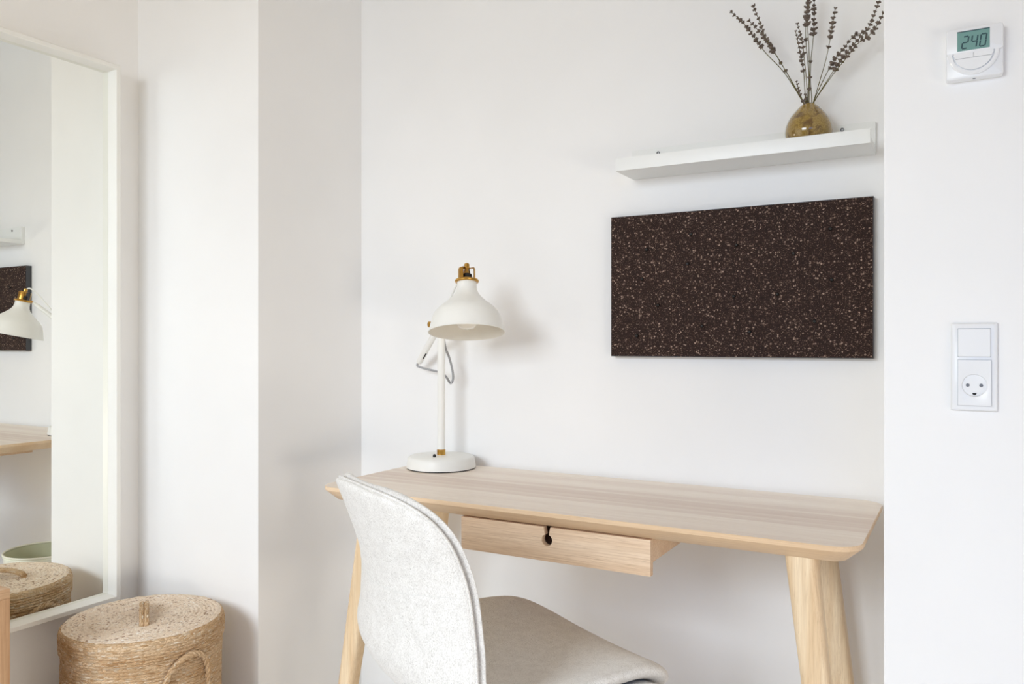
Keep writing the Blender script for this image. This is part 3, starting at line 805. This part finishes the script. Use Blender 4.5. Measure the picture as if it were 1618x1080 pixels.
# socket insert with a round recess: frame with a hole, then the dished well
cx, cz = X(.505), Z(.706); cr = .0184
sx0, sx1, sz0, sz1 = X(.155), X(.855), Z(.935), Z(.420)
bm = bmesh.new(); n = 64
outer, rim, rim2, well = [], [], [], []
for k in range(n):
    an = 2*PI*k/n; c, s = math.cos(an), math.sin(an)
    tmax = min(((sx1-cx) if c > 0 else (cx-sx0))/max(abs(c), 1e-6), ((sz1-cz) if s > 0 else (cz-sz0))/max(abs(s), 1e-6))
    outer.append((cx+c*tmax, cz+s*tmax)); rim.append((cx+c*cr, cz+s*cr)); rim2.append((cx+c*(cr-.0006), cz+s*(cr-.0006))); well.append((cx+c*(cr-.0018), cz+s*(cr-.0018)))
for cxx, czz in ((sx1, sz1), (sx0, sz1), (sx0, sz0), (sx1, sz0)):
    k = min(range(n), key=lambda i: (outer[i][0]-cxx)**2+(outer[i][1]-czz)**2); outer[k] = (cxx, czz)
loft(bm, [[(x, -.0093, z) for x, z in outer], [(x, -.0138, z) for x, z in outer], [(x, -.0138, z) for x, z in rim], [(x, -.0135, z) for x, z in rim2], [(x, -.0102, z) for x, z in well]], cap=False)
v = [bm.verts.new((x, -.0102, z)) for x, z in well]; bm.faces.new(v)
so = obj('socket_insert', bm, M['plastic'], t)
for sx in (-1, 1):
    bm = bmesh.new(); lathe(bm, [(0, 0), (.0027, 0), (.0027, .0006), (.0024, .0007), (0, .0007)], 24, axis_matrix((cx+sx*.0093, -.0102, cz), (0, -1, 0))); obj('pin_hole', bm, M['hole'], so)
bm = bmesh.new(); prism(bm, [(cx+.0029*math.cos(a_), cz-.0122+.0029*math.sin(a_)*1.2) for a_ in [PI+PI*k/12 for k in range(13)]], -.0102, -.0111); obj('earth_hole', bm, M['black'], so, smooth=False)

# ------------------------------------------------------------------ seagrass basket
BCX, BCY, BR, BT = -1.725, 1.250, .1800, .416
t = thing('seagrass_basket', 'round lidded seagrass laundry basket on the floor below the white mirror', 'basket', (BCX, BCY, 0))
def ridged(prof, pitch, amp):
    out = []; 
    for (r0, z0), (r1, z1) in zip(prof, prof[1:]):
        L = math.hypot(r1-r0, z1-z0); n = max(1, int(round(L/pitch)))
        nx, nz = (z1-z0)/L, -(r1-r0)/L
        for i in range(n):
            for q in (0, .25, .5, .75):
                f = (i+q)/n; b = amp*(abs(math.sin(PI*q))-.3)
                out.append((max(r0+(r1-r0)*f+nx*b, 0), z0+(z1-z0)*f+nz*b))
    out.append(prof[-1]); return out
def roughen(bm, amp, freq=60):
    from mathutils import noise
    for v in bm.verts:
        n = noise.noise(v.co*freq)*amp + noise.noise(v.co*9)*amp*1.6
        r = Vector((v.co.x, v.co.y, 0)); L = r.length
        if L > .02: v.co += r/L*n
        v.co.z += noise.noise(v.co*freq+Vector((9, 3, 1)))*amp*.7
bm = bmesh.new(); lathe(bm, ridged([(.005, .004), (.150, .004), (.168, .02), (.1745, .18), (.1765, .372)], .0075, .0022)+[(.165, .372), (.155, .02), (0, .012)], 300)
roughen(bm, .0010); obj('basket_body', bm, M['seagrass'], t)
bm = bmesh.new()
side_p = ridged([(.1790, BT-.054), (.1805, BT-.050), (.1815, BT-.014)], .0072, .0024)
edge_p = [(.1812, BT-.010), (.1790, BT-.004), (.1745, BT-.0005)]
top_p = ridged([(.1700, BT+.000), (.085, BT+.002), (.004, BT+.001)], .0090, .0014)
n0 = len(side_p)+1
lathe(bm, [(.168, BT-.053)]+side_p+edge_p, 300, mi=0); lathe(bm, [edge_p[-1]]+top_p+[(0, BT+.001)], 300, mi=1)
bmesh.ops.remove_doubles(bm, verts=bm.verts, dist=1e-5)
roughen(bm, .0011); lid = obj('basket_lid', bm, [M['seagrass'], M['seagrass_top']], t)
vd = Vector((-.81, .587, 0)).normalized()
lp = [vd*a+Vector((0, 0, BT+h)) for a, h in ((-.078, -.002), (-.068, .012), (-.040, .021), (-.004, .0235), (.034, .021), (.060, .012), (.070, -.002))]
pv = Vector((vd.y, -vd.x, 0))
bm = bmesh.new()
for o_ in (-.0052, .0052):
    path = smooth_path([p+pv*o_ for p in lp], 12)
    tube(bm, path, .0056, 10, wob=.12)
obj('lid_handle', bm, M['seagrass'], lid)
d1 = Vector((.81, -.587, 0)).normalized(); d1 = Matrix.Rotation(math.radians(32), 3, 'Z') @ d1
for sgn in (1, -1):
    d = d1*sgn; tg = Vector((-d.y, d.x, 0))
    pts = []
    for a_, h, o_ in ((-.062, .265, .0), (-.060, .300, .006), (-.047, .338, .010), (-.022, .362, .014), (.004, .366, .014), (.030, .350, .012), (.048, .315, .008), (.054, .270, .0)):
        rr = .176+o_; an = a_/.176
        pts.append((d*math.cos(an)+tg*math.sin(an))*rr+Vector((0, 0, h)))
    path = smooth_path(pts, 10); u = .0
    bm = bmesh.new()
    for ph in range(3):
        pp = []
        for i, p in enumerate(path):
            a2 = i*.55+ph*2*PI/3; T_ = (path[min(i+1, len(path)-1)]-path[max(i-1, 0)]).normalized(); N_ = T_.orthogonal().normalized(); B_ = T_.cross(N_)
            pp.append(p+(N_*math.cos(a2)+B_*math.sin(a2))*.0032)
        tube(bm, pp, .0040, 8, wob=.06)
    obj('handle', bm, M['seagrass'], t)

# ------------------------------------------------------------------ bin under the desk (seen in the mirror)
t = thing('waste_bin', 'round cream metal waste bin with green inside, seen in the mirror under the desk', 'bin', (-1.145, 1.715, 0))
BZ = .0135
bm = bmesh.new()
lathe(bm, [(0, .002), (.100, .002), (.108, 0), (.127, .300+BZ), (.1275, .302+BZ)], 72, mi=0)
lathe(bm, [(.1245, .302+BZ), (.105, .012), (0, .010)], 72, mi=1)
obj('body', bm, [M['bin_out'], M['bin_in']], t)
bm = bmesh.new(); lathe(bm, [(.1285+.0035*math.cos(a_), .3045+BZ+.0035*math.sin(a_)) for a_ in [2*PI*k/12 for k in range(13)]], 72)
lathe(bm, [(.1278+.002*math.cos(a_), .296+BZ+.002*math.sin(a_)) for a_ in [2*PI*k/12 for k in range(13)]], 72)
obj('rim', bm, M['bin_out'], t)

# ------------------------------------------------------------------ wooden bedside cabinet at the left edge
ex = -1.650; p = at(15.6, 926, .90)
CT = .590; cy1 = .897
t = thing('wooden_cabinet', 'small open oak cabinet standing in front of the mirror at the left edge', 'cabinet', ((ex-2.0)/2, cy1-.25, 0))
ox, oy = -(ex-2.0)/2, -(cy1-.25)
def cb(x0, x1, y0, y1, z0, z1, bev=.0015): return box(x0+ox, x1+ox, y0+oy, y1+oy, z0, z1, bevel=bev)
obj('side_panel', cb(-2.0, ex, cy1-.022, cy1, 0, CT-.020), M['oak'], t)
obj('side_panel', cb(-2.0, ex, cy1-.5, cy1-.478, 0, CT-.020), M['oak'], t)
obj('top_board', cb(-2.0, ex, cy1-.5, cy1, CT-.020, CT), M['oak_y'], t)
obj('back_panel', cb(-1.999, -1.992, cy1-.478, cy1-.022, .08, CT-.020, 0), M['oak_y'], t)
obj('shelf_board', cb(-1.992, ex-.01, cy1-.478, cy1-.022, .28, .298), M['oak_y'], t)
obj('bottom_board', cb(-1.992, ex-.004, cy1-.478, cy1-.022, .06, .08), M['oak_y'], t)
